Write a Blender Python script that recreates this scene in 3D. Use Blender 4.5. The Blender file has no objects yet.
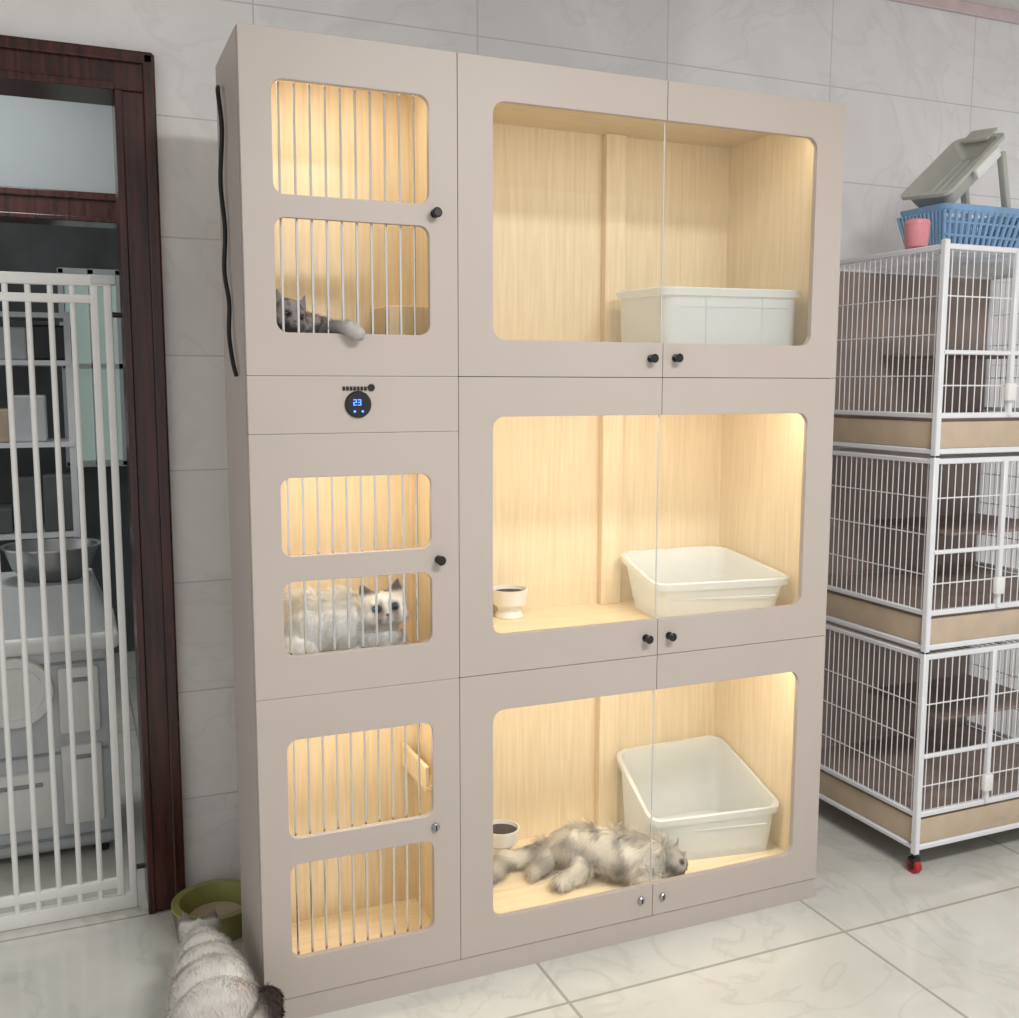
import bpy, bmesh, math, random
import numpy as np
from mathutils import Vector, Matrix, Euler
from mathutils import noise as mnoise
random.seed(3); rng=np.random.default_rng(5)
OZ=1.628            # eye height; geometry below is written relative to eye height
FL=-OZ
sc=bpy.context.scene
sc.view_settings.view_transform='Standard'
sc.view_settings.look='None'

def S(r,g,b):
    f=lambda c:(c/255/12.92 if c/255<=0.04045 else ((c/255+0.055)/1.055)**2.4)
    return (f(r),f(g),f(b),1)
# ---------------------------------------------------------------- materials
def newmat(name):
    m=bpy.data.materials.new(name); m.use_nodes=True
    nt=m.node_tree; b=nt.nodes['Principled BSDF']; return m,nt,b
def noise_mix(nt,c1,c2,scale,vec_scale=(1,1,1),detail=4,lo=.35,hi=.65,dist=0):
    tc=nt.nodes.new('ShaderNodeTexCoord'); mp=nt.nodes.new('ShaderNodeMapping')
    mp.inputs['Scale'].default_value=vec_scale
    nt.links.new(tc.outputs['Object'],mp.inputs['Vector'])
    n=nt.nodes.new('ShaderNodeTexNoise'); n.inputs['Scale'].default_value=scale; n.inputs['Detail'].default_value=detail
    n.inputs['Distortion'].default_value=dist
    nt.links.new(mp.outputs['Vector'],n.inputs['Vector'])
    r=nt.nodes.new('ShaderNodeValToRGB'); r.color_ramp.elements[0].position=lo; r.color_ramp.elements[1].position=hi
    r.color_ramp.elements[0].color=c1; r.color_ramp.elements[1].color=c2
    nt.links.new(n.outputs['Fac'],r.inputs['Fac'])
    return r.outputs['Color'],n,mp,tc
def simple(name,col,rough=.5,metal=0,var=.06,scale=12,spec=.5):
    m,nt,b=newmat(name)
    c1=tuple(x*(1-var) for x in col[:3])+(1,); c2=tuple(min(1,x*(1+var)) for x in col[:3])+(1,)
    o,*_=noise_mix(nt,c1,c2,scale)
    nt.links.new(o,b.inputs['Base Color'])
    b.inputs['Roughness'].default_value=rough; b.inputs['Metallic'].default_value=metal
    b.inputs['Specular IOR Level'].default_value=spec
    return m
def emis(name,col,st):
    m,nt,b=newmat(name); b.inputs['Base Color'].default_value=col
    b.inputs['Emission Color'].default_value=col; b.inputs['Emission Strength'].default_value=st; return m
M_lam=simple('greige_laminate',S(186,174,165),.45,var=.015,scale=3)
M_edge=simple('dark_gap',S(60,50,45),.8)
M_chrome=simple('chrome',S(225,225,225),.18,1,var=.02)
M_black=simple('black_plastic',S(22,20,20),.35)
M_steel=simple('steel',S(170,170,172),.3,1)
M_white=simple('white_plastic',S(232,230,226),.4,var=.02)
M_whitemetal=simple('white_metal',S(226,226,228),.35,var=.02)
M_grayplastic=simple('gray_plastic',S(198,201,202),.4,var=.03)
M_panplastic=simple('warm_gray_plastic',S(182,181,172),.4,var=.04)
M_beige=simple('beige_tray',S(192,172,148),.5)
M_brown=simple('taupe_board',S(150,132,122),.7,var=.15,scale=6)
M_tan=simple('cardboard',S(120,104,90),.8,var=.2,scale=6)
M_blue=simple('blue_plastic',S(132,168,205),.45)
M_pink=simple('pink_plastic',S(226,146,154),.4)
M_olive=simple('olive_ceramic',S(144,146,82),.3)
M_kibble=simple('kibble',S(48,34,26),.8,var=.5,scale=90)
M_red=simple('red_rubber',S(170,40,40),.5)
M_cable=simple('cable_rubber',S(12,12,12),.5)
M_ceil=simple('ceiling_paint',S(225,222,218),.7,var=.01)
M_border=simple('pink_border_tile',S(215,194,194),.4,var=.05)
M_graywall=simple('gray_wall_paint',S(150,154,154),.6,var=.04,scale=3)
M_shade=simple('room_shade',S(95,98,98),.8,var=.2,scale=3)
M_digit=emis('blue_led',(0.06,0.16,1,1),4)
M_led=emis('led_diffuser',(1,0.94,0.82,1),2.5)
M_lamp=emis('lamp_diffuser',(1,1,1,1),3)
M_win=emis('frosted_window_glass',S(150,168,160),.5)
M_green=simple('green_cloth',S(60,80,66),.9,var=.3)
def oak(name,vs):
    m,nt,b=newmat(name)
    o,n,mp,tc=noise_mix(nt,S(220,199,163),S(236,219,188),3,vs,6,.25,.75,.6)
    nt.links.new(o,b.inputs['Base Color']); b.inputs['Roughness'].default_value=.42
    return m
M_oak=oak('oak_veneer',(30,30,1.3)); M_oakx=oak('oak_veneer_horizontal',(1.3,30,30))
m,nt,b=newmat('mahogany'); o,*_=noise_mix(nt,S(38,14,12),S(74,32,26),4,(14,14,1),6)
nt.links.new(o,b.inputs['Base Color']); b.inputs['Roughness'].default_value=.25; M_maho=m
def tiles(name,c1,c2,vein,mortar,bw,rh,off,axes,rough,ms=.004,bump=.2,vf=.3):
    m,nt,b=newmat(name)
    col,n,mp,tc=noise_mix(nt,c1,c2,2.2,(1,1,1),8,.3,.7,1.2)
    n2=nt.nodes.new('ShaderNodeTexNoise'); n2.inputs['Scale'].default_value=1.6; n2.inputs['Detail'].default_value=9; n2.inputs['Distortion'].default_value=2.5
    nt.links.new(tc.outputs['Object'],n2.inputs['Vector'])
    r2=nt.nodes.new('ShaderNodeValToRGB'); e=r2.color_ramp.elements
    e[0].position=.47;e[0].color=(0,0,0,1);e[1].position=.5;e[1].color=(1,1,1,1); x=e.new(.53); x.color=(0,0,0,1)
    nt.links.new(n2.outputs['Fac'],r2.inputs['Fac'])
    mx=nt.nodes.new('ShaderNodeMixRGB'); mx.inputs['Color2'].default_value=vein
    ml=nt.nodes.new('ShaderNodeMath'); ml.operation='MULTIPLY'; ml.inputs[1].default_value=vf
    nt.links.new(r2.outputs['Color'],ml.inputs[0]); nt.links.new(ml.outputs[0],mx.inputs['Fac']); nt.links.new(col,mx.inputs['Color1'])
    sp=nt.nodes.new('ShaderNodeSeparateXYZ'); cb=nt.nodes.new('ShaderNodeCombineXYZ')
    nt.links.new(tc.outputs['Object'],sp.inputs[0])
    for i in range(2):
        a=nt.nodes.new('ShaderNodeMath'); a.operation='SUBTRACT'; a.inputs[1].default_value=off[i]
        nt.links.new(sp.outputs[axes[i]],a.inputs[0]); nt.links.new(a.outputs[0],cb.inputs[i])
    br=nt.nodes.new('ShaderNodeTexBrick'); br.offset=0; br.squash=1
    br.inputs['Scale'].default_value=1; br.inputs['Brick Width'].default_value=bw; br.inputs['Row Height'].default_value=rh
    br.inputs['Mortar Size'].default_value=ms; br.inputs['Mortar Smooth'].default_value=.1
    br.inputs['Color1'].default_value=(.95,.95,.95,1); br.inputs['Color2'].default_value=(1,1,1,1)
    nt.links.new(cb.outputs[0],br.inputs['Vector'])
    mu=nt.nodes.new('ShaderNodeMixRGB'); mu.blend_type='MULTIPLY'; mu.inputs['Fac'].default_value=1
    nt.links.new(mx.outputs[0],mu.inputs['Color1']); nt.links.new(br.outputs['Color'],mu.inputs['Color2'])
    m2=nt.nodes.new('ShaderNodeMixRGB'); m2.inputs['Color2'].default_value=mortar
    nt.links.new(br.outputs['Fac'],m2.inputs['Fac']); nt.links.new(mu.outputs[0],m2.inputs['Color1'])
    nt.links.new(m2.outputs[0],b.inputs['Base Color'])
    b.inputs['Roughness'].default_value=rough
    bp=nt.nodes.new('ShaderNodeBump'); bp.invert=True; bp.inputs['Strength'].default_value=bump; bp.inputs['Distance'].default_value=.003
    nt.links.new(br.outputs['Fac'],bp.inputs['Height']); nt.links.new(bp.outputs[0],b.inputs['Normal'])
    return m
M_walltile=tiles('marble_wall_tile',S(230,226,224),S(244,241,239),S(216,211,211),S(202,198,196),.71,.343,(1.27-7.1,OZ-.26-3.43),(0,2),.10,.002)
M_floortile=tiles('marble_floor_tile',S(200,199,190),S(218,216,208),S(182,180,169),S(166,163,153),.92,.92,(2.075-9.2,2.30-9.2),(0,1),.12,.005,vf=.35)
# thin glass: reflection follows the viewing angle symmetrically from both faces
m,nt,b=newmat('clear_glass'); nt.nodes.remove(b)
tr=nt.nodes.new('ShaderNodeBsdfTransparent'); gl=nt.nodes.new('ShaderNodeBsdfGlossy'); gl.inputs['Roughness'].default_value=.02
tr.inputs['Color'].default_value=(.98,.985,.98,1)
lw=nt.nodes.new('ShaderNodeLayerWeight'); lw.inputs['Blend'].default_value=.5
pw=nt.nodes.new('ShaderNodeMath'); pw.operation='POWER'; pw.inputs[1].default_value=4.0
ma=nt.nodes.new('ShaderNodeMath'); ma.operation='MULTIPLY_ADD'; ma.inputs[1].default_value=.9; ma.inputs[2].default_value=.045
mx=nt.nodes.new('ShaderNodeMixShader')
nt.links.new(lw.outputs['Facing'],pw.inputs[0]); nt.links.new(pw.outputs[0],ma.inputs[0]); nt.links.new(ma.outputs[0],mx.inputs[0])
nt.links.new(tr.outputs[0],mx.inputs[1]); nt.links.new(gl.outputs[0],mx.inputs[2])
nt.links.new(mx.outputs[0],nt.nodes['Material Output'].inputs[0]); M_glass=m
m,nt,b=newmat('translucent_plastic')
b.inputs['Base Color'].default_value=S(244,247,248); b.inputs['Roughness'].default_value=.25
tl=nt.nodes.new('ShaderNodeBsdfTranslucent'); tl.inputs['Color'].default_value=S(244,248,250)
tr=nt.nodes.new('ShaderNodeBsdfTransparent'); tr.inputs['Color'].default_value=(.97,.98,.98,1)
m1=nt.nodes.new('ShaderNodeMixShader'); m1.inputs[0].default_value=.3
m2=nt.nodes.new('ShaderNodeMixShader'); m2.inputs[0].default_value=.32
nt.links.new(b.outputs[0],m1.inputs[1]); nt.links.new(tl.outputs[0],m1.inputs[2])
nt.links.new(m1.outputs[0],m2.inputs[1]); nt.links.new(tr.outputs[0],m2.inputs[2])
nt.links.new(m2.outputs[0],nt.nodes['Material Output'].inputs[0]); M_tub=m
m,nt,b=newmat('cat_coat'); at=nt.nodes.new('ShaderNodeVertexColor'); at.layer_name='Coat'
nt.links.new(at.outputs['Color'],b.inputs['Base Color']); b.inputs['Roughness'].default_value=.8; b.inputs['Specular IOR Level'].default_value=.1
tl=nt.nodes.new('ShaderNodeBsdfTranslucent'); nt.links.new(at.outputs['Color'],tl.inputs['Color'])
m1=nt.nodes.new('ShaderNodeMixShader'); m1.inputs[0].default_value=.3
nt.links.new(b.outputs[0],m1.inputs[1]); nt.links.new(tl.outputs[0],m1.inputs[2]); nt.links.new(m1.outputs[0],nt.nodes['Material Output'].inputs[0]); M_fur=m
M_pupil=simple('pupil',S(8,8,10),.08)
M_irisb=simple('iris_blue',S(84,114,140),.1); M_irisa=simple('iris_amber',S(150,104,44),.1)
M_nose=simple('nose_pink',S(140,96,92),.4)

# ---------------------------------------------------------------- mesh builder
class B:
    def __init__(s,name): s.name=name; s.bm=bmesh.new(); s.mats=[]
    def mi(s,m):
        if m not in s.mats: s.mats.append(m)
        return s.mats.index(m)
    def _merge(s,t,mat,smooth=False,xf=None):
        if xf is not None: bmesh.ops.transform(t,matrix=xf,verts=t.verts)
        i=s.mi(mat)
        for f in t.faces: f.material_index=i; f.smooth=smooth
        me=bpy.data.meshes.new('t'); t.to_mesh(me); t.free(); s.bm.from_mesh(me); bpy.data.meshes.remove(me)
    def box(s,x0,x1,y0,y1,z0,z1,mat,bev=0,xf=None,seg=2):
        t=bmesh.new(); bmesh.ops.create_cube(t,size=1)
        for v in t.verts: v.co=Vector(((x0+x1)/2+v.co.x*(x1-x0),(y0+y1)/2+v.co.y*(y1-y0),(z0+z1)/2+v.co.z*(z1-z0)))
        if bev: bmesh.ops.bevel(t,geom=t.edges[:],offset=bev,segments=seg,affect='EDGES',profile=.5)
        s._merge(t,mat,False,xf)
    def cyl(s,p0,p1,r,mat,n=8,r2=None,xf=None):
        p0=Vector(p0);p1=Vector(p1); d=p1-p0; t=bmesh.new()
        bmesh.ops.create_cone(t,cap_ends=True,segments=n,radius1=r,radius2=r if r2 is None else r2,depth=d.length)
        X=Matrix.Translation((p0+p1)/2)@d.to_track_quat('Z','Y').to_matrix().to_4x4()
        s._merge(t,mat,n>6,X if xf is None else xf@X)
    def sph(s,c,r,mat,xf=None,sub=2):
        t=bmesh.new(); bmesh.ops.create_icosphere(t,subdivisions=sub,radius=1)
        rr=r if hasattr(r,'__len__') else (r,r,r)
        X=Matrix.Translation(c)@Matrix.Diagonal((*rr,1))
        s._merge(t,mat,True,(xf@X) if xf is not None else X)
    def lathe(s,prof,c,mat,axis='Z',n=32,xf=None):
        t=bmesh.new(); L=[]
        for r,h in prof:
            row=[]
            for k in range(n):
                a=2*math.pi*k/n; x=r*math.cos(a); y=r*math.sin(a)
                row.append(t.verts.new((x,y,h) if axis=='Z' else (x,-h,y)))
            L.append(row)
        for a,b2 in zip(L,L[1:]):
            for k in range(n): t.faces.new((a[k],a[(k+1)%n],b2[(k+1)%n],b2[k]))
        t.faces.new(L[0]); t.faces.new(L[-1]); bmesh.ops.recalc_face_normals(t,faces=t.faces[:])
        X=Matrix.Translation(c); s._merge(t,mat,True,X if xf is None else X@xf)
    def loft(s,loops,mat,smooth=True,cap=(True,True),xf=None):
        t=bmesh.new(); L=[[t.verts.new(p) for p in lp] for lp in loops]; n=len(L[0])
        for a,b2 in zip(L,L[1:]):
            for k in range(n): t.faces.new((a[k],a[(k+1)%n],b2[(k+1)%n],b2[k]))
        if cap[0]: t.faces.new(L[0])
        if cap[1]: t.faces.new(L[-1])
        bmesh.ops.recalc_face_normals(t,faces=t.faces[:]); s._merge(t,mat,smooth,xf)
    def mesh(s,me,mat,smooth=False):
        t=bmesh.new(); t.from_mesh(me); s._merge(t,mat,smooth)
    def done(s,parent=None,off=True):
        me=bpy.data.meshes.new(s.name)
        if off: bmesh.ops.translate(s.bm,vec=(0,0,OZ),verts=s.bm.verts)
        s.bm.to_mesh(me); s.bm.free()
        for m in s.mats: me.materials.append(m)
        o=bpy.data.objects.new(s.name,me); sc.collection.objects.link(o)
        if any(p.use_smooth for p in me.polygons):
            try: me.set_sharp_from_angle(angle=math.radians(40))
            except Exception: pass
        if parent: o.parent=parent
        return o
def empty(name):
    e=bpy.data.objects.new(name,None); sc.collection.objects.link(e); return e
def rr(c4,r,seg=6):
    out=[]; n=len(c4); c4=[Vector(c) for c in c4]
    rs=r if hasattr(r,'__len__') else [r]*n
    for i,P in enumerate(c4):
        if rs[i]<=0: out.append(P.copy()); continue
        a=c4[i-1]-P; b2=c4[(i+1)%n]-P
        p0=P+a.normalized()*rs[i]; p1=P+b2.normalized()*rs[i]
        for k in range(seg+1):
            t=k/seg
            w=.7071; q=((1-t)**2*p0+2*w*t*(1-t)*P+t*t*p1)/((1-t)**2+2*w*t*(1-t)+t*t); out.append(q)
    return out
def panel_mesh(outline,holes,yc,half,bev=.0015):
    cu=bpy.data.curves.new('c','CURVE'); cu.dimensions='2D'; cu.fill_mode='BOTH'; cu.extrude=half-bev; cu.bevel_depth=bev; cu.bevel_resolution=1
    for pts in [outline]+holes:
        sp=cu.splines.new('POLY'); sp.points.add(len(pts)-1); sp.use_cyclic_u=True
        for q,p in zip(sp.points,pts): q.co=(p[0],p[1],0,1)
    o=bpy.data.objects.new('c',cu); sc.collection.objects.link(o)
    dg=bpy.context.evaluated_depsgraph_get(); me=bpy.data.meshes.new_from_object(o.evaluated_get(dg))
    bpy.data.objects.remove(o); bpy.data.curves.remove(cu)
    t=bmesh.new(); t.from_mesh(me)
    for v in t.verts: v.co=Vector((v.co.x,yc+v.co.z,v.co.y))
    bmesh.ops.remove_doubles(t,verts=t.verts,dist=1e-5); bmesh.ops.recalc_face_normals(t,faces=t.faces[:])
    t.to_mesh(me); t.free(); return me
def rect(x0,x1,z0,z1,r,seg=6):
    return [(p.x,p.y) for p in rr([(x0,z0,0),(x1,z0,0),(x1,z1,0),(x0,z1,0)],r,seg)]

# ---------------------------------------------------------------- room
WY=3.25
CE=1.50
b=B('floor'); b.box(-3,5,-2.5,7,FL-.05,FL,M_floortile); b.done()
b=B('ceiling'); b.box(-3,5,-2.5,7,CE,CE+.05,M_ceil); b.done()
b=B('wall_back')
b.box(.20,5,WY,WY+.16,FL,CE,M_walltile); b.box(-3,-.86,WY,WY+.16,FL,CE,M_walltile); b.box(-.86,.20,WY,WY+.16,.87,CE,M_walltile); b.done()
b=B('trim_1'); b.box(-3,5,WY-.012,WY,1.455,CE,M_border,.003); b.done()
b=B('door_1')
def arch(b,x0,x1,zt,y,w,out,depth):
    for a,c in ((x1,x1+w),(x0-w,x0)):
        b.box(a,c,y-out,y,FL,zt,M_maho,.006)
    b.box(x0-w,x1+w,y-out,y,zt,zt+w,M_maho,.006)
    b.box(x1+w-.03,x1+w+.004,y-out-.014,y,FL,zt+w,M_maho,.006); b.box(x1-.002,x1+.02,y-out-.008,y,FL,zt,M_maho,.004)
    b.box(x0-w-.004,x0-w+.03,y-out-.014,y,FL,zt+w,M_maho,.006); b.box(x0-.02,x0+.002,y-out-.008,y,FL,zt,M_maho,.004)
    b.box(x0-w,x1+w,y-out-.014,y,zt+w-.03,zt+w+.004,M_maho,.006); b.box(x0,x1,y-out-.008,y,zt-.002,zt+.02,M_maho,.004)
    b.box(x1,x1+.03,y,y+depth,FL,zt,M_maho); b.box(x0-.03,x0,y,y+depth,FL,zt,M_maho); b.box(x0,x1,y,y+depth,zt,zt+.03,M_maho)
arch(b,-.83,.165,.82,WY,.105,.03,.16); b.done()
b=B('wall_far'); b.box(.45,3,5,5.15,FL,CE,M_graywall); b.box(-3,-1.3,5,5.15,FL,CE,M_graywall); b.box(-1.3,.45,5,5.15,.80,CE,M_graywall)
b.box(.9,1.0,WY+.17,5,FL,CE,M_graywall); b.done()
b=B('door_2'); arch(b,-1.2,.36,.70,5,.12,.03,.15); b.done()
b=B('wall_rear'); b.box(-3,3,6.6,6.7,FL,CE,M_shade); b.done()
b=B('window_1'); b.box(.02,.30,6.56,6.59,-.45,.62,M_win)
for x in (.0,.16,.31): b.box(x-.015,x+.015,6.53,6.59,-.48,.65,M_whitemetal)
for z in (-.47,.1,.64): b.box(-.01,.32,6.53,6.59,z-.015,z+.015,M_whitemetal)
b.done()
b=B('storage_shelf')
for x in (-1.05,.02):
    for y in (5.6,5.95): b.box(x-.015,x+.015,y-.015,y+.015,FL,.35,M_whitemetal)
for z in (-1.2,-.75,-.3,.1,.33): b.box(-1.06,.03,5.58,5.97,z-.012,z+.012,M_whitemetal)
cols=[M_green,M_tan,M_grayplastic,M_shade,M_black,M_beige,M_shade]
for z in (-1.19,-.74,-.29,.11):
    x=-1.0
    while x<-.1:
        w=random.uniform(.1,.2);h=random.uniform(.12,.3 if z<.1 else .18); b.box(x,x+w,5.62,5.9,z+.003,z+h,random.choice(cols),.01); x+=w+.02
b.done()

# ---------------------------------------------------------------- safety gate
g=B('safety_gate')
gy=WY+.04
GT,GB=.30,-1.60
def post(x,z0,z1,w=.011,y=gy): g.box(x-w,x+w,y-w,y+w,z0,z1,M_white,.004)
post(.125,GB,GT+.0); post(.088,GB+.02,GT-.0)
post(-.80,GB,GT); post(-.3,GB,GT)
g.box(-.81,.135,gy-.013,gy+.013,FL+.001,GB+.02,M_white,.004)
g.box(-.81,.135,gy-.013,gy+.013,GT-.02,GT+.012,M_white,.004)
g.box(-.3,.09,gy-.010,gy+.010,GB+.045,GB+.075,M_white,.004); g.box(-.3,.09,gy-.010,gy+.010,GT-.07,GT-.045,M_white,.004)
x=.03
while x>-.78:
    g.cyl((x,gy,GB),(x,gy,GT),.0085,M_white,10); x-=.0585
g.box(.08,.15,gy-.02,gy+.02,GT-.015,GT+.012,M_grayplastic,.006)
for z in (GT-.1,GB+.1): g.cyl((.12,gy,z),(.163,gy,z),.008,M_black,10)
g.done()
# ---------------------------------------------------------------- plastic pet house behind gate
h=B('plastic_pet_house')
h.box(-.62,.10,3.72,4.15,-1.60,-.86,M_grayplastic,.03,seg=3)
h.box(-.65,.13,3.70,4.18,-.90,-.84,M_white,.02,seg=3)
h.loft([rr([(-.64,3.71,-.86),(.12,3.71,-.86),(.12,4.17,-.86),(-.64,4.17,-.86)],.05),
        rr([(-.58,3.78,-.68),(.06,3.78,-.68),(.06,4.12,-.68),(-.58,4.12,-.68)],.05)],M_grayplastic)
for x0,x1,z0,z1 in ((-.58,-.33,-1.5,-.98),(-.07,.06,-1.5,-1.22),(-.07,.06,-1.18,-.95),(-.30,-.10,-1.5,-1.3)):
    h.box(x0,x1,3.70,3.73,z0,z1,M_white,.012)
    h.box(x0+.03,x1-.03,3.695,3.72,z1-.05,z1-.035,M_graywall,.004)
h.lathe([(.085,0),(.115,.0),(.12,.015),(.115,.03),(.09,.03),(.085,.02)],(-.20,3.72,-1.02),M_white,'Y',32)
h.lathe([(.0,.005),(.085,.005),(.085,.008),(0,.008)],(-.20,3.72,-1.02),M_graywall,'Y',32)
for z in (-1.55,-1.25,-.94): h.box(-.60,.08,3.712,3.73,z,z+.008,M_graywall,.002)
for x in (-.55,.02): h.box(x,x+.05,3.74,3.8,FL,-1.58,M_black,.01)
for x in (-.55,.02): h.box(x,x+.05,4.05,4.11,FL,-1.58,M_black,.01)
h.done()
s_=B('steel_basin'); s_.lathe([(0,0),(.09,0),(.13,.04),(.155,.11),(.165,.112),(.165,.118),(.15,.116),(.125,.045),(.08,.008),(0,.008)],(-.07,3.93,-.678),M_steel); s_.done()

# ---------------------------------------------------------------- cabinet
cab=empty('cat_cabinet')
x0,x1,xm,x3=.3932,.9235,1.5275,2.1309
zt,r1,r2,zb=.8116,.019,-.771,-1.562
YF=2.5; DL=2.86; DR=3.07; T=.016
c=B('carcass')
CY=YF+.022
c.box(x0,x0+T,CY,DL,zb,zt,M_lam); c.box(x1-T,x1,CY,DL,zb,zt,M_lam)
c.box(x0+T,x0+T+.002,CY+.004,DL-T,zb+T,zt-T,M_oak); c.box(x1-T-.002,x1-T,CY+.004,DL-T,zb+T,zt-T,M_oak)
c.box(x0+T,x1-T,DL-T,DL,zb+T,zt-T,M_oak)
for z in (zt-T,r1,r2,zb): c.box(x0+T,x1-T,CY,DL-T,z,z+T,M_oakx)
c.box(x0+T,x1-T,CY,DL-T,-.12,-.10,M_oakx); c.box(x0,x1,CY,DL,zt-.001,zt,M_lam)
c.box(x1,x1+T,CY,DR,zb,zt,M_lam); c.box(x3-T,x3,CY,DR,zb,zt,M_lam)
c.box(x1+T,x1+T+.002,CY+.004,DR-T,zb+T,zt-T,M_oak); c.box(x3-T-.002,x3-T,CY+.004,DR-T,zb+T,zt-T,M_oak)
c.box(x1+T,x3-T,DR-T,DR,zb+T,zt-T,M_oak)
for z in (zt-T,r1-T/2+.008,r2-T/2+.008,zb): c.box(x1+T,x3-T,CY,DR-T,z,z+T,M_oakx)
for z in (r1+T,r2+T,zb+T): c.box(x1+T+.002,x3-T-.002,CY+.03,DR-T,z,z+.018,M_oakx)
c.box(x1,x3,CY,DR,zt-.001,zt,M_lam)
for z0,z1 in ((r1+T+.018,zt-T),(r2+T+.018,r1),(zb+T+.018,r2)): c.box(1.625,1.70,DR-T-.03,DR-T,z0,z1,M_oak,.003)
c.box(.79,x1-T-.002,2.66,DL-T,r1+T,r1+T+.17,M_oak,.003)
c.box(.865,x1-T-.002,2.62,DL-T,-1.12,-1.105,M_oakx,.002)
c.box(.865,.877,2.62,DL-T,-1.105,-1.05,M_oak,.002)
c.box(x0,x3,YF+.004,YF+.022,FL,zb-.002,M_lam); c.box(x0,x0+T,YF+.02,DL,FL,zb,M_lam); c.box(x3-T,x3,YF+.02,DR,FL,zb,M_lam)
for z in (r1,r2,-.12): c.box(x0+.004,x1-.004,YF+.0185,YF+.0215,z-.004,z+.004,M_edge)
for z in (r1,r2): c.box(x1+.004,x3-.004,YF+.0185,YF+.0215,z-.004,z+.004,M_edge)
c.box(x1-.004,x1+.004,YF+.0185,YF+.0215,zb+.004,zt-.004,M_edge)
c.done(cab)
G=.0018
d=B('doors')
LX0,LX1=x0+G,x1-G
def ldoor(z0,z1,holes):
    d.mesh(panel_mesh(rect(LX0,LX1,z0+G,z1-G,0.001,1),[rect(.465,.85,a,b2,.028) for a,b2 in holes],YF+.009,.009),M_lam)
ldoor(r1,zt,[(.44,.702),(.12,.39)])
ldoor(r2,-.12,[(-.42,-.225),(-.67,-.48)])
ldoor(zb,r2,[(-1.14,-.88),(-1.46,-1.205)])
d.mesh(panel_mesh(rect(LX0,LX1,-.12+G,r1-G,0.001,1),[],YF+.009,.009),M_lam)
def rdoors(z0,z1,wz0,wz1):
    wx0,wx1,R_=1.018,2.034,.034
    a=[(p.x,p.y) for p in rr([(x1+G,z0+G,0),(xm-G,z0+G,0),(xm-G,wz0,0),(wx0,wz0,0),(wx0,wz1,0),(xm-G,wz1,0),(xm-G,z1-G,0),(x1+G,z1-G,0)],[0,0,0,R_,R_,0,0,0])]
    d.mesh(panel_mesh(a,[],YF+.009,.009,.001),M_lam)
    a=[(p.x,p.y) for p in rr([(xm+G,z0+G,0),(x3-G,z0+G,0),(x3-G,z1-G,0),(xm+G,z1-G,0),(xm+G,wz1,0),(wx1,wz1,0),(wx1,wz0,0),(xm+G,wz0,0)],[0,0,0,0,0,R_,R_,0])]
    d.mesh(panel_mesh(a,[],YF+.009,.009,.001),M_lam)
W=[(r1,zt,.113,.709),(r2,r1,-.667,-.083),(zb,r2,-1.465,-.872)]
for w in W: rdoors(*w)
d.done(cab)
gl=B('glass_panes')
for z0,z1,a,b2 in W:
    gl.box(1.0,xm-.0018,YF+.012,YF+.016,a-.012,b2+.012,M_glass); gl.box(xm+.0018,2.05,YF+.012,YF+.016,a-.012,b2+.012,M_glass)
gl.done(cab)
ge=B('glass_edge_seals')
for z0,z1,a,b2 in W:
    ge.box(xm-.0015,xm+.0015,YF+.0125,YF+.0155,a,b2,M_grayplastic)
ge.done(cab)
bars=B('bars')
for a,b2 in ((.12,.702),(-.67,-.225),(-1.46,-.88)):
    for i in range(10):
        x=.487+i*.0367
        bars.cyl((x,YF+.026,a-.012),(x,YF+.026,b2+.012),.0034,M_chrome,8)
bars.done(cab)
kn=B('knobs')
for x,z in ((.862,.42),(.867,-.45),(1.488,.071),(1.567,.073),(1.488,-.717),(1.565,-.717)):
    kn.lathe([(0,0),(.011,0),(.011,.003),(.004,.005),(.004,.015),(.011,.018),(.0125,.024),(.009,.027),(0,.027)],(x,YF,z),M_black,'Y',20)
for x,z in ((.853,-1.17),(1.488,-1.505),(1.561,-1.507)):
    kn.lathe([(0,0),(.011,0),(.011,.006),(.008,.009),(0,.009)],(x,YF,z),M_steel,'Y',20); kn.box(x-.0015,x+.0015,YF-.011,YF-.008,z-.007,z+.007,M_black)
kn.done(cab)
dp=B('control_display')
dp.lathe([(0,0),(.033,0),(.033,.004),(.030,.007),(0,.007)],(.66,YF,-.05),M_black,'Y',40)
def seg7(ch,cx,cz,s):
    segs={'2':'abged','3':'abgcd','8':'abcdefg'}[ch]
    P={'a':(-1,1,1,1),'g':(-1,0,1,0),'d':(-1,-1,1,-1),'b':(1,0,1,1),'c':(1,-1,1,0),'f':(-1,0,-1,1),'e':(-1,-1,-1,0)}
    for k in segs:
        a=P[k]; xs=sorted((cx+a[0]*s*.5,cx+a[2]*s*.5)); zs=sorted((cz+a[1]*s,cz+a[3]*s)); w=.0009
        dp.box(xs[0]-w,xs[1]+w,YF-.0085,YF-.0068,zs[0]-w,zs[1]+w,M_digit)
seg7('2',.651,-.045,.0065); seg7('3',.662,-.045,.0065)
for x in (.650,.670): dp.lathe([(.002,.0068),(.0028,.0068),(.0028,.0078),(.002,.0078)],(x,YF,-.067),M_digit,'Y',12)
for i,x in enumerate((.622,.631,.640,.649,.658,.667,.676)):
    dp.box(x,x+.0065,YF-.003,YF,-.016,-.006,M_black,.001)
dp.lathe([(.005,0),(.009,0),(.009,.003),(.005,.003)],(.694,YF,-.009),M_black,'Y',16)
dp.done(cab)
le=B('led_strips')
for z0,z1,a,b2 in W: le.box(x1+.05,x3-.05,YF+.035,YF+.05,z1-T-.010,z1-T-.002,M_led)
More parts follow.
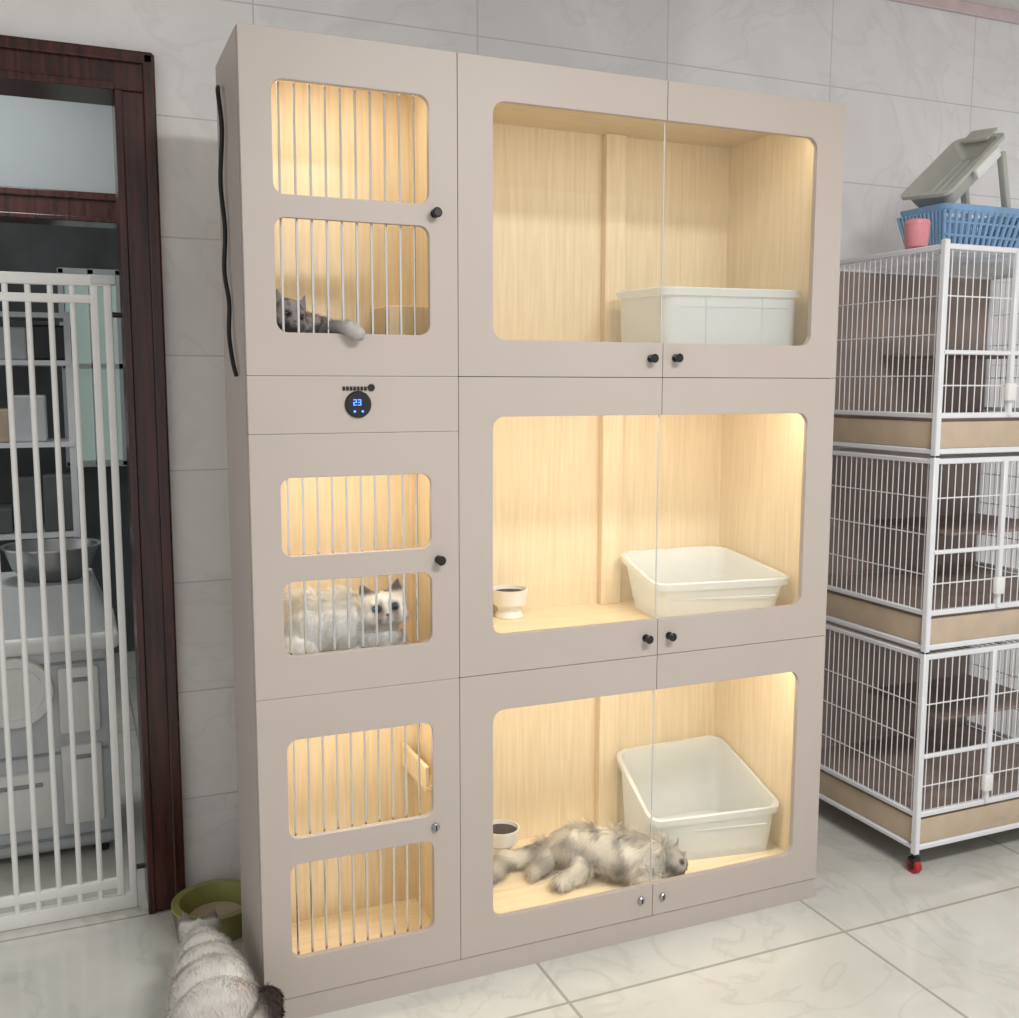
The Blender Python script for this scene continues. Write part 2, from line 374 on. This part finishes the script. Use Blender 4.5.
for z in (zt-T,-.122,r2-.002): le.box(x0+.05,x1-.05,YF+.035,YF+.05,z-.010,z-.002,M_led)
le.done(cab)
def area(name,loc,sx,sy,e,col,rot=(0,0,0),parent=None):
    l=bpy.data.lights.new(name,'AREA'); l.shape='RECTANGLE'; l.size=sx; l.size_y=sy; l.energy=e; l.color=col
    o=bpy.data.objects.new(name,l); o.location=(loc[0],loc[1],loc[2]+OZ); o.rotation_euler=rot; sc.collection.objects.link(o)
    if parent: o.parent=parent
    return o
WC=(1,.925,.775)
for i,(z0,z1,a,b2) in enumerate(W):
    area('led_light_%d'%i,((x1+x3)/2,YF+.045,z1-T-.014),1.1,.02,(2.3,4.9,4.9)[i],WC,(math.radians(16),0,0),cab)
for i,z in enumerate((zt-T,-.124,r2-.004)):
    area('led_light_l%d'%i,((x0+x1)/2,YF+.045,z-.012),.42,.02,(1.5,1.6,1.6)[i],WC,(math.radians(8),0,0),cab)

def tube(name,pts,r,mat,parent=None,n=8,sub=6):
    P=[Vector(p) for p in pts]; Q=[]
    for i in range(len(P)-1):
        a=P[max(i-1,0)];b_=P[i];c_=P[i+1];d_=P[min(i+2,len(P)-1)]
        for k in range(sub):
            t=k/sub; Q.append(.5*((2*b_)+(c_-a)*t+(2*a-5*b_+4*c_-d_)*t*t+(3*b_-a-3*c_+d_)*t**3))
    Q.append(P[-1]); o=B(name); loops=[]
    for i,q in enumerate(Q):
        tdir=(Q[min(i+1,len(Q)-1)]-Q[max(i-1,0)]).normalized(); u=tdir.orthogonal().normalized() if i==0 else (u-tdir*u.dot(tdir)).normalized(); v=tdir.cross(u)
        loops.append([q+u*r*math.cos(2*math.pi*k/n)+v*r*math.sin(2*math.pi*k/n) for k in range(n)])
    o.loft(loops,mat); return o.done(parent)
tube('power_cable',[(.384,2.76,.735),(.378,2.72,.71),(.382,2.70,.62),(.379,2.73,.5),(.383,2.705,.38),(.379,2.71,.28),(.384,2.68,.2),(.380,2.67,.12),(.382,2.63,.05),(.386,2.61,.02)],.0055,M_cable,cab)

# ---------------------------------------------------------------- litter boxes
def inset(c4,t,dz=0):
    ctr=sum((Vector(c) for c in c4),Vector())/4; out=[]
    for c_ in c4:
        v=Vector(c_); dx=t if v.x<ctr.x else -t; dy=t if v.y<ctr.y else -t; out.append(Vector((v.x+dx,v.y+dy,v.z+dz)))
    return out
def tub(top,zbot,tap,name='litter_box',mat=M_tub,r=.04,div=()):
    o=B(name); top=[Vector(t) for t in top]
    bot=[Vector((v.x,v.y,zbot)) for v in inset(top,tap)]
    lip=.010
    L=[inset(bot,.02),bot,[b_+(t-b_)*.02 for b_,t in zip(bot,top)],inset(top,lip,-.024),inset(top,0,-.024),inset(top,-.002,-.004),inset(top,.004,0),inset(top,lip+.001,-.002),inset(inset(bot,.006),.0,.02),inset(bot,.03,.006)]
    L=[rr(l,max(.01,r)) for l in L]
    o.loft(L,mat)
    for t in div:
        a=top[0].lerp(top[1],t)+Vector((0,lip,-.024)); b_=bot[0].lerp(bot[1],t)
        o.cyl(b_+Vector((0,-.001,.004)),a+Vector((0,-.001,0)),.0025,mat,6)
    a=inset(top,lip,-.055)
    o.cyl(a[0]+Vector((.05,-.001,0)),a[1]+Vector((-.05,-.001,0)),.002,mat,6)
    return o.done()
F1,F2,F3=r1+T+.019,r2+T+.019,zb+T+.019
tub([(1.60,2.62,F1+.228),(2.09,2.60,F1+.232),(2.09,2.98,F1+.242),(1.63,2.98,F1+.242)],F1,.012,div=(.3,.7))
tub([(1.64,2.70,F2+.126),(2.098,2.62,F2+.130),(2.08,3.0,F2+.180),(1.680,3.01,F2+.180)],F2,.035)
tub([(1.64,2.70,F3+.156),(2.10,2.635,F3+.160),(2.10,3.01,F3+.284),(1.680,3.02,F3+.278)],F3,.022)
def bowl(x,y,z,s=1):
    o=B('food_bowl')
    o.lathe([(0,0),(.046*s,0),(.045*s,.008),(.036*s,.02),(.038*s,.030),(.054*s,.042),(.060*s,.085),(.0615*s,.09),(.057*s,.09),(.050*s,.052),(0,.048)],(x,y,z),M_white)
    o.lathe([(0,.06),(.052*s,.062),(.055*s,.078),(.03*s,.083),(0,.085)],(x,y,z),M_kibble)
    o.done()
bowl(1.272,2.985,F2,.98); bowl(1.245,2.985,F3,.98)
o=B('pet_bowl'); o.lathe([(0,0),(.095,0),(.1,.01),(.112,.08),(.128,.088),(.128,.095),(.105,.095),(.09,.03),(0,.026)],(.345,3.05,FL),M_olive,n=40)
o.lathe([(0,.03),(.09,.034),(.08,.045),(0,.05)],(.345,3.05,FL),M_beige,n=32); o.done()

# ---------------------------------------------------------------- wire cage
cg=B('wire_cage')
CX0,CX1,CY0,CY1=2.54,3.46,2.50,3.16
tiers=[(-.222,.44),(-.862,-.232),(-1.545,-.872)]
def bx(a,b2,w=.011,mat=M_whitemetal):
    a=Vector(a);b2=Vector(b2)
    cg.box(min(a.x,b2.x)-w,max(a.x,b2.x)+w,min(a.y,b2.y)-w,max(a.y,b2.y)+w,min(a.z,b2.z)-w,max(a.z,b2.z)+w,mat,.003,seg=1)
for z0,z1 in tiers:
    for x in (CX0,CX1):
        for y in (CY0,CY1): bx((x,y,z0),(x,y,z1))
    for z in (z0+.011,z1-.011,z0+.125):
        bx((CX0,CY0,z),(CX1,CY0,z),.009); bx((CX0,CY1,z),(CX1,CY1,z),.008)
        bx((CX0,CY0,z),(CX0,CY1,z),.008); bx((CX1,CY0,z),(CX1,CY1,z),.008)
    cg.box(CX0+.002,CX0+.010,CY0+.01,CY1-.01,z0+.02,z0+.105,M_beige,.003); cg.box(CX1-.01,CX1-.002,CY0+.01,CY1-.01,z0+.02,z0+.105,M_beige)
    cg.box(CX0+.01,CX1-.01,CY0-.002,CY0+.010,z0+.02,z0+.105,M_beige,.003)
    cg.box(CX0+.01,CX1-.01,CY0+.01,CY1-.01,z0+.105,z0+.115,M_brown)
    cg.box(CX0+.01,CX1-.01,CY1-.008,CY1-.002,z0+.02,z1-.02,M_brown)
    n=26
    for i in range(1,n):
        y=CY0+(CY1-CY0)*i/n
        for x in (CX0,CX1): cg.cyl((x,y,z0+.12),(x,y,z1-.01),.0019,M_whitemetal,5)
    for z in (z0+.25,z0+.38,z0+.5):
        for x in (CX0,CX1): cg.cyl((x,CY0,z),(x,CY1,z),.0022,M_whitemetal,5)
    n=30
    for i in range(1,n):
        x=CX0+(CX1-CX0)*i/n; cg.cyl((x,CY0,z0+.12),(x,CY0,z1-.01),.0021,M_whitemetal,5)
        cg.cyl((x,CY0,z1-.01),(x,CY1,z1-.01),.0019,M_whitemetal,5)
    for z in (z0+.22,z0+.5): cg.cyl((CX0,CY0,z),(CX1,CY0,z),.0025,M_whitemetal,5)
    zf=z0+.325
    bx((CX0+.01,CY0-.004,zf),(CX1-.01,CY0-.004,zf),.007)
    bx((CX0+.30,CY0-.006,z0+.13),(CX0+.30,CY0-.006,z1-.02),.009); bx((CX0+.62,CY0-.006,z0+.13),(CX0+.62,CY0-.006,z1-.02),.009)
    cg.box(CX0+.27,CX0+.31,CY0-.03,CY0-.008,z0+.17,z0+.23,M_white,.008)
    cg.box(CX0+.35,CX1-.02,CY0+.25,CY1-.02,zf,zf+.012,M_brown,.003)
    for p in ((CX0-.009,CY0+.01,z1-.03),(CX0-.009,CY0+.01,z0+.03)): cg.sph(p,.006,M_steel,sub=1)
for x in (CX0+.012,CX1-.012):
    for y in (CY0+.012,CY1-.012):
        cg.cyl((x,y,-1.55),(x,y,-1.575),.012,M_black,12); cg.box(x-.018,x+.018,y-.012,y+.014,-1.592,-1.573,M_black,.004)
        cg.cyl((x-.012,y,-1.605),(x+.012,y,-1.605),.023,M_red,20); cg.cyl((x-.014,y,-1.605),(x+.014,y,-1.605),.011,M_black,12)
cg.done()
ZT=.451
k=B('plastic_basket')
BT=ZT+.155
top=[Vector(p) for p in ((2.74,2.70,BT),(3.13,2.70,BT),(3.13,2.93,BT),(2.74,2.93,BT))]
bot=[Vector((v.x,v.y,ZT)) for v in inset(top,.03)]
k.loft([rr(bot,.03),rr([v+Vector((0,0,.02)) for v in inset(bot,-.003)],.03),rr([v+Vector((0,0,.02)) for v in inset(bot,.002)],.03),rr([v+Vector((0,0,.006)) for v in inset(bot,.004)],.03)],M_blue)
k.loft([rr(inset(top,.004,-.03),.04),rr(inset(top,-.004,0),.04),rr(inset(top,.01,0),.04),rr(inset(top,.012,-.03),.04),rr(inset(top,.004,-.03),.04)],M_blue,cap=(False,False))
for i in range(4):
    a,b_=top[i],top[(i+1)%4]; c_,d_=bot[i],bot[(i+1)%4]; n=13
    for j in range(n):
        t=(j+.5)/n; k.cyl(c_.lerp(d_,t)+Vector((0,0,.01)),a.lerp(b_,t)+Vector((0,0,-.02)),.007,M_blue,6)
    for t in (.35,.62): k.cyl(c_.lerp(a,t),d_.lerp(b_,t),.005,M_blue,6)
k.done()
k=B('litter_pan')
X=Matrix.Translation((2.91,2.83,ZT+.285))@Euler((math.radians(4),math.radians(-38),math.radians(8))).to_matrix().to_4x4()
pt=[(-.20,-.10,.04),(.18,-.10,.04),(.18,.10,.04),(-.20,.10,.04)]
pb=[Vector((v.x,v.y,-.03)) for v in inset(pt,.03)]
k.loft([rr(l,.03) for l in (pb,inset(pt,.014,-.012),inset(pt,0,-.012),inset(pt,0,0),inset(pt,.018,0),inset(pb,.006,.01))],M_panplastic,xf=X)
k.box(.14,.21,-.05,.05,.035,.05,M_panplastic,.006,xf=X)
k.box(-.05,.1,-.112,-.094,-.005,.03,M_white,.005,xf=X)
for y in (-.06,-.03,0,.03,.06): k.box(-.10,.12,y-.005,y+.005,-.024,-.016,M_grayplastic,.002,xf=X)
for ya,yb in ((-.09,-.065),(.065,.09)): k.box(.135,.16,ya,yb,-.22,.03,M_panplastic,.005,xf=X@Matrix.Rotation(math.radians(18),4,'Y'))
k.done()
k=B('plastic_cup'); k.lathe([(0,0),(.034,0),(.037,.004),(.040,.065),(.040,.07),(0,.07)],(2.605,2.69,ZT),M_pink)
k.lathe([(0,.07),(.041,.07),(.042,.074),(.038,.086),(.018,.092),(0,.092)],(2.605,2.69,ZT),M_pink); k.done()
k=B('storage_jug'); k.lathe([(0,0),(.05,0),(.055,.02),(.055,.15),(.04,.19),(.02,.2),(.02,.23),(0,.23)],(3.26,2.80,ZT),M_grayplastic); k.done()

# ---------------------------------------------------------------- cats
def headM(c_,dirv,roll=0):
    y=-Vector(dirv).normalized(); z=Vector((0,0,1)); x=y.cross(z).normalized(); z=x.cross(y)
    M=Matrix((x,y,z)).transposed().to_4x4(); return Matrix.Translation(c_)@M@Matrix.Rotation(roll,4,'Y')
def lin(*c_): return np.array(S(*c_)[:3])
def sm(x,a,b_): t=np.clip((x-a)/(b_-a),0,1); return (t*t*(3-2*t))
def mixc(c1,c2,f): return c1*(1-f[:,None])+c2*f[:,None]
def nz(P,k,s=0.): return np.array([mnoise.noise(Vector(p)*k+Vector((s,s*.7,s*1.3))) for p in P])
def face_mask(h):
    d_=np.sqrt((h[:,0]/.8)**2+((h[:,2]+.05)/.75)**2); return (1-sm(d_,.45,1.0))*(h[:,1]<-.3)*(np.linalg.norm(h,axis=1)<1.7)
def ears(h): return sm(h[:,2],.62,.85)*(np.linalg.norm(h,axis=1)<1.65)*(np.abs(h[:,0])>.1)*(np.abs(h[:,1])<.3)
def cat(name,parts,HM,hs,coat,furlen,nfur,iris,flow,eyeopen=1,vox=.005,fw=.0009,lift=.3,jit=.12,clumpf=28,clumpa=.5):
    t=bmesh.new()
    def add(c_,r,R_=None):
        r=r if hasattr(r,'__len__') else (r,r,r)
        X=Matrix.Translation(c_)@(R_ if R_ is not None else Matrix())@Matrix.Diagonal((*r,1))
        bmesh.ops.create_icosphere(t,subdivisions=3,radius=1,matrix=X)
    for p in parts:
        if p[0]=='e': add(Vector(p[1]),p[2],Euler(p[3]).to_matrix().to_4x4() if len(p)>3 else None)
        else:
            pts=p[1]
            for (a,ra),(b_,rb) in zip(pts,pts[1:]):
                a=Vector(a);b_=Vector(b_); n=max(2,int((b_-a).length/(min(ra,rb)*.45)))
                for i in range(n+1): add(a.lerp(b_,i/n),ra+(rb-ra)*i/n)
    H=lambda x,y,z:HM@Vector((x*hs,y*hs,z*hs))
    RH=HM.to_3x3().to_4x4()
    def hadd(x,y,z,r):
        r=r if hasattr(r,'__len__') else (r,r,r); add(H(x,y,z),tuple(q*hs for q in r),RH)
    hadd(0,0,0,(1,.90,.84)); hadd(0,-.35,.15,(.72,.55,.55))
    for sx in (-1,1):
        hadd(sx*.50,-.35,-.28,(.5,.5,.40)); hadd(sx*.17,-.84,-.34,(.25,.22,.18))
        hadd(sx*.40,-.62,.36,(.26,.20,.14)); hadd(sx*.46,-.62,-.12,(.26,.2,.14))
        n=10
        for j in range(n+1):
            f_=j/n
            for k in range(9):
                g_=k/8; bx_=sx*(.20*(1-g_)+.97*g_); bz_=.60*(1-g_)+.30*g_
                x_=bx_*(1-f_)+sx*.84*f_; z_=bz_*(1-f_)+1.30*f_; y_=.10-.10*abs(g_-.5)*2*(1-f_)
                add(H(x_,y_,z_),hs*(.10-.045*f_))
    hadd(0,-.72,.02,(.15,.30,.26)); hadd(0,-.92,-.17,(.12,.13,.10)); hadd(0,-.74,-.54,(.20,.18,.13))
    me=bpy.data.meshes.new('b'); t.to_mesh(me); t.free()
    ob=bpy.data.objects.new('b',me); sc.collection.objects.link(ob)
    rm=ob.modifiers.new('r','REMESH'); rm.mode='VOXEL'; rm.voxel_size=vox
    sm_=ob.modifiers.new('s','SMOOTH'); sm_.iterations=3; sm_.factor=.5
    dg=bpy.context.evaluated_depsgraph_get(); dg.update(); m2=bpy.data.meshes.new_from_object(ob.evaluated_get(dg))
    bpy.data.objects.remove(ob)
    m2.calc_loop_triangles()
    V=np.array([v.co[:] for v in m2.vertices]); Nn=np.array([v.normal[:] for v in m2.vertices])
    F=[tuple(p.vertices) for p in m2.polygons]; TR=np.array([l.vertices[:] for l in m2.loop_triangles])
    HI=np.array(HM.inverted())
    def loc(P): return (np.c_[P,np.ones(len(P))]@HI.T)[:,:3]/hs
    def colf(P):
        h=loc(P); c=coat(P,h)
        for sx in (-1,1):
            d_=np.sqrt(((h[:,0]-sx*.40)/1.15)**2+((h[:,2]-.13)/.9)**2+((h[:,1]+.78)*.6)**2); c=mixc(c,np.array([.02,.017,.016]),(1-sm(d_,.16,.24))*.9)
        return c
    verts=[V]; norms=[Nn]; cols_=[colf(V)]; faces=list(F); mi=[0]*len(F); off=len(V)
    A=V[TR[:,0]];Bv=V[TR[:,1]];C=V[TR[:,2]]; ar=np.linalg.norm(np.cross(Bv-A,C-A),axis=1)
    hc=np.linalg.norm(loc(A),axis=1); ar=ar*np.where(hc<1.3,3,1); pr=ar/ar.sum()
    idx=rng.choice(len(TR),nfur,p=pr); u=rng.random((nfur,2)); s_=u.sum(1)>1; u[s_]=1-u[s_]
    P=A[idx]+(Bv-A)[idx]*u[:,:1]+(C-A)[idx]*u[:,1:]
    N=Nn[TR[idx,0]]; L=furlen(P,loc(P))
    hl=loc(P)
    fr_=sm(-hl[:,1],.2,.7)*(np.linalg.norm(hl,axis=1)<1.4); L=L*(1-.6*fr_)
    L=np.where((hl[:,2]>.55)&(np.linalg.norm(hl,axis=1)<1.9)&(np.abs(hl[:,1])<.45),np.minimum(L,.005),L)
    for sx in (-1,1):
        de=np.sqrt((hl[:,0]-sx*.40)**2+(hl[:,2]-.13)**2+((hl[:,1]+.8)*.5)**2); L=np.where(de<.24,0,L)
    dn=np.linalg.norm(hl-np.array([0,-1.02,-.12]),axis=1); L=np.where(dn<.15,0,L)
    keep=L>0; P=P[keep];N=N[keep];L=L[keep]*rng.uniform(.6,1.2,keep.sum()); n=len(P); hl=hl[keep]
    Fd=flow(P)
    hd=(np.linalg.norm(hl,axis=1)<1.3)[:,None]; away=P-np.array(H(0,-1.1,-.1)); away/=np.linalg.norm(away,axis=1)[:,None]
    Fd=np.where(hd,away,Fd); Fd=Fd-N*(Fd*N).sum(1)[:,None]
    clump=np.array([mnoise.noise_vector(Vector(p)*clumpf)[:] for p in P])*clumpa*np.where(hd,.3,1)
    D=N*lift+Fd*.9+clump+rng.normal(0,jit,(n,3)); D/=np.linalg.norm(D,axis=1)[:,None]
    D+=N*np.clip(.12-(D*N).sum(1),0,1)[:,None]
    side=np.cross(N,D)+rng.normal(0,.25,(n,3)); side/=np.linalg.norm(side,axis=1)[:,None]
    sg=np.sign((np.cross(side,D)*N).sum(1))[:,None]; sg[sg==0]=1; side*=sg
    D2=D+Fd*.5-N*.30+np.array([0,0,-.12]); D2/=np.linalg.norm(D2,axis=1)[:,None]
    w=fw*(.7+L*14)[:,None]
    b0=P-N*.002; mid=P+D*L[:,None]*.5; tip=mid+D2*L[:,None]*.5
    Q=np.stack([b0-side*w,b0+side*w,mid+side*w*.7,mid-side*w*.7,tip],1).reshape(-1,3)
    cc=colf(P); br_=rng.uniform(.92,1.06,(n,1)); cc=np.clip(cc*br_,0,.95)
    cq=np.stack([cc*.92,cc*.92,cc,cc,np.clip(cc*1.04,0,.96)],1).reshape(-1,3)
    Nb=N*.9+D*.2+rng.normal(0,.10,(n,3)); Nb/=np.linalg.norm(Nb,axis=1)[:,None]
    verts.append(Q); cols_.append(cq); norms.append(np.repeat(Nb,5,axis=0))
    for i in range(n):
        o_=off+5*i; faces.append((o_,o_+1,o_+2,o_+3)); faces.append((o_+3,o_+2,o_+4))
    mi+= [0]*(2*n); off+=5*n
    def blob(c_,r,m_i,sub=3):
        nonlocal off
        ctr=H(*c_)
        tb=bmesh.new(); bmesh.ops.create_icosphere(tb,subdivisions=sub,radius=1,matrix=Matrix.Translation(ctr)@RH@Matrix.Diagonal((r[0]*hs,r[1]*hs,r[2]*hs,1)))
        tb.normal_update(); vv=np.array([v.co[:] for v in tb.verts]); nn=np.array([v.normal[:] for v in tb.verts])
        for f in tb.faces: faces.append(tuple(off+v.index for v in f.verts)); mi.append(m_i)
        verts.append(vv); norms.append(nn); cols_.append(np.ones((len(vv),3))*.2); off+=len(vv); tb.free()
    for sx in (-1,1):
        blob((sx*.40,-.76,.13),(.17,.13,.13*eyeopen),1); blob((sx*.40,-.86,.13),(.085,.045,.115*eyeopen),2)
    blob((0,-1.045,-.15),(.095,.05,.06),3)
    for sx in (-1,1):
        for q in range(5): blob((sx*.035*q,-1.03+.012*q*q*.6,-.33-.012*q*(4-q)*.8),(.022,.02,.012),2,1)
    blob((0,-1.045,-.25),(.010,.015,.06),2,1)
    VV=np.concatenate(verts); VV=VV+np.array([0,0,OZ]); CC=np.concatenate(cols_)
    me=bpy.data.meshes.new(name); me.from_pydata(VV.tolist(),[],faces)
    me.polygons.foreach_set('material_index',mi); me.polygons.foreach_set('use_smooth',[True]*len(faces))
    ca=me.color_attributes.new('Coat','FLOAT_COLOR','POINT'); ca.data.foreach_set('color',np.c_[CC,np.ones(len(CC))].astype(np.float32).ravel())
    for m_ in (M_fur,iris,M_pupil,M_nose): me.materials.append(m_)
    me.update(); me.normals_split_custom_set_from_vertices(np.concatenate(norms).tolist())
    o_=bpy.data.objects.new(name,me); sc.collection.objects.link(o_); return o_

FA=r1+T
HM1=headM((.512,2.605,.165),(.25,-1,-.12),.18)
def coat1(P,h):
    c_=mixc(np.tile(lin(158,153,154),(len(P),1)),lin(116,112,117),sm(nz(P*np.array([1,1,.4]),60),.0,.3))
    return mixc(c_,lin(214,209,204),sm(P[:,0],.60,.63)*(P[:,1]<2.56))
cat('gray_shorthair_cat',[
 ('c',[((.50,2.66,.125),.055),((.53,2.74,.12),.075),((.60,2.76,.115),.070),((.68,2.77,.105),.055)]),
 ('c',[((.512,2.605,.165),.045),((.51,2.67,.135),.055)]),
 ('c',[((.53,2.65,.10),.034),((.565,2.60,.115),.024),((.605,2.545,.138),.018),((.630,2.50,.138),.016),((.642,2.487,.134),.019)]),
 ('c',[((.642,2.487,.134),.019),((.656,2.476,.122),.017)]),
 ('c',[((.49,2.62,.085),.03),((.47,2.56,.065),.02),((.48,2.55,.060),.018)]),
 ('c',[((.70,2.75,.075),.035),((.72,2.68,.062),.022),((.73,2.65,.058),.020)]),
 ('c',[((.70,2.77,.085),.02),((.74,2.72,.06),.018),((.76,2.63,.054),.015)]),
],HM1,.047,coat1,lambda P,h:np.where(np.linalg.norm(h,axis=1)<1.3,.005,.010),22000,M_irisa,lambda P:np.tile([.3,.2,-.5],(len(P),1)),.6)

FB=r2+T
HM2=headM((.748,2.605,FB+.162),(-.12,-1,.14),-.10)
def coat2(P,h):
    c_=np.tile(lin(254,251,246),(len(P),1))
    c_=mixc(c_,lin(236,226,212),sm(nz(P,16),.0,.5)*.5)
    m_=face_mask(h); blaze=(1-sm(np.abs(h[:,0])-.12*sm(-h[:,2],.1,.5),.05,.20))*(h[:,2]>-.9)*(h[:,2]<.6)
    c_=mixc(c_,lin(132,118,110),m_*(1-blaze*.7)*.85)
    return mixc(c_,lin(108,98,94),ears(h)*.85)
def fl2(P,h):
    d_=np.linalg.norm(h,axis=1); return np.where(d_<1.1,.009,np.where(d_<1.5,.02,.026))
cat('ragdoll_cat',[
 ('e',(.55,2.70,FB+.105),(.095,.10,.103)),('e',(.64,2.69,FB+.105),(.10,.09,.100)),('e',(.72,2.67,FB+.09),(.075,.075,.085)),
 ('c',[((.72,2.66,FB+.115),.062),((.748,2.62,FB+.14),.050)]),
 ('e',(.74,2.62,FB+.07),(.055,.05,.07)),
 ('c',[((.70,2.64,FB+.05),.034),((.665,2.585,FB+.027),.026),((.655,2.57,FB+.024),.024)]),
 ('c',[((.79,2.64,FB+.05),.034),((.80,2.585,FB+.027),.026),((.80,2.57,FB+.024),.024)]),
 ('e',(.52,2.64,FB+.06),(.06,.075,.06)),('c',[((.52,2.58,FB+.03),.028),((.57,2.565,FB+.025),.024)]),
 ('c',[((.50,2.74,FB+.05),.03),((.465,2.68,FB+.04),.026),((.46,2.60,FB+.035),.024)]),
],HM2,.060,coat2,fl2,60000,M_irisb,lambda P:np.c_[-.6*np.ones(len(P)),-.2*np.ones(len(P)),-.5*np.ones(len(P))],.7)

FC=F3
HM3=headM((1.665,2.612,FC+.058),(.35,-.95,-.10),.9)
def coat3(P,h):
    c_=mixc(np.tile(lin(248,242,232),(len(P),1)),lin(196,187,178),sm(nz(P,11),-.05,.35)*.8)
    c_=mixc(c_,lin(156,148,143),sm(nz(P,26,5.),.05,.4)*.55)
    hd=(1-sm(np.linalg.norm(h,axis=1),1.0,1.8)); c_=mixc(c_,lin(150,141,134),hd*.5)
    return c_
cat('longhair_cat',[
 ('c',[((1.61,2.625,FC+.058),.047),((1.55,2.68,FC+.066),.060),((1.49,2.74,FC+.068),.066),((1.43,2.79,FC+.064),.064),((1.40,2.83,FC+.058),.055)]),
 ('c',[((1.56,2.64,FC+.05),.033),((1.55,2.585,FC+.040),.024),((1.59,2.565,FC+.026),.020),((1.61,2.56,FC+.022),.020)]),
 ('c',[((1.55,2.70,FC+.09),.032),((1.575,2.66,FC+.12),.020),((1.61,2.62,FC+.11),.017),((1.625,2.60,FC+.10),.018)]),
 ('c',[((1.42,2.78,FC+.055),.045),((1.40,2.71,FC+.040),.028),((1.36,2.70,FC+.028),.019),((1.32,2.69,FC+.024),.019)]),
 ('c',[((1.41,2.83,FC+.06),.042),((1.36,2.83,FC+.06),.028),((1.32,2.79,FC+.040),.019),((1.28,2.78,FC+.028),.019)]),
 ('c',[((1.40,2.84,FC+.05),.032),((1.34,2.86,FC+.04),.026),((1.26,2.87,FC+.036),.024),((1.19,2.85,FC+.034),.022),((1.13,2.81,FC+.032),.018)]),
],HM3,.050,coat3,lambda P,h:np.where(np.linalg.norm(h,axis=1)<1.2,.014,np.where(P[:,2]>FC+.03,.044,.02)),75000,M_irisa,lambda P:np.tile([-.55,-.30,-.4],(len(P),1)),.35,clumpf=14,clumpa=.9,fw=.0007,jit=.15,lift=.22)

HM4=headM((.270,2.80,FL+.125),(.12,1,-.45))
def coat4(P,h):
    c_=np.tile(lin(248,244,238),(len(P),1)); c_=mixc(c_,lin(216,204,194),sm(nz(P,11),.0,.5)*.6)
    c_=mixc(c_,lin(160,150,144),ears(h))
    return mixc(c_,lin(92,80,76),sm(P[:,0]+.3*(P[:,2]-FL),.385,.43)*(P[:,1]<2.5))
cat('white_cat',[
 ('e',(.268,2.36,FL+.120),(.118,.11,.115)),('e',(.266,2.46,FL+.135),(.106,.10,.10)),('e',(.266,2.56,FL+.13),(.090,.09,.088)),('e',(.268,2.65,FL+.125),(.074,.07,.078)),
 ('c',[((.268,2.67,FL+.13),.058),((.27,2.74,FL+.13),.048),((.27,2.79,FL+.125),.044)]),
 ('c',[((.225,2.65,FL+.10),.034),((.222,2.66,FL+.05),.024),((.222,2.68,FL+.022),.02),((.222,2.70,FL+.018),.018)]),
 ('c',[((.318,2.65,FL+.10),.034),((.322,2.66,FL+.05),.024),((.322,2.68,FL+.022),.02),((.322,2.70,FL+.018),.018)]),
 ('e',(.185,2.40,FL+.085),(.050,.08,.078)),('e',(.335,2.39,FL+.085),(.048,.08,.075)),
 ('c',[((.175,2.44,FL+.05),.03),((.175,2.34,FL+.035),.02),((.172,2.40,FL+.018),.018),((.172,2.46,FL+.017),.019)]),
 ('c',[((.345,2.42,FL+.05),.03),((.345,2.33,FL+.035),.02),((.345,2.39,FL+.018),.018),((.345,2.45,FL+.017),.019)]),
 ('c',[((.28,2.27,FL+.13),.03),((.33,2.235,FL+.16),.03),((.365,2.27,FL+.18),.031),((.378,2.33,FL+.175),.030),((.378,2.39,FL+.15),.026)]),
],HM4,.052,coat4,lambda P,h:np.where(np.linalg.norm(h,axis=1)<1.25,.009,.020),50000,M_irisb,lambda P:np.tile([0,-.8,-.3],(len(P),1)),1)

# ---------------------------------------------------------------- lights
L=B('ceiling_lamp'); L.box(1.0,2.2,.1,.45,CE-.03,CE-.001,M_lamp,.01); L.done()
area('ceiling_lamp_light',(1.6,.28,CE-.04),1.2,.5,82,(1,.99,.98))
area('hall_lamp_light',(-.3,4.2,CE-.03),.5,.5,17,(.95,1,1))
area('far_lamp_light',(-.3,5.8,CE-.03),.5,.3,3,(.95,1,1))
w=bpy.data.worlds.new('w'); sc.world=w; w.use_nodes=True
w.node_tree.nodes['Background'].inputs[0].default_value=(.96,.975,1,1); w.node_tree.nodes['Background'].inputs[1].default_value=.84

# ---------------------------------------------------------------- camera
F,yaw,pit,roll=1034.9886,.403,.12,.0017
f=Vector((math.sin(yaw)*math.cos(pit),math.cos(yaw)*math.cos(pit),-math.sin(pit))); r=Vector((math.cos(yaw),-math.sin(yaw),0)); u=r.cross(f)
r_=r*math.cos(roll)+u*math.sin(roll); u_=-r*math.sin(roll)+u*math.cos(roll)
cam=bpy.data.cameras.new('camera'); co=bpy.data.objects.new('camera',cam); sc.collection.objects.link(co)
cam.sensor_width=36; cam.lens=F/1019*36; cam.clip_start=.02
Mx=Matrix((r_,u_,-f)).transposed().to_4x4(); co.matrix_world=Matrix.Translation((0,0,OZ))@Mx
sc.camera=co
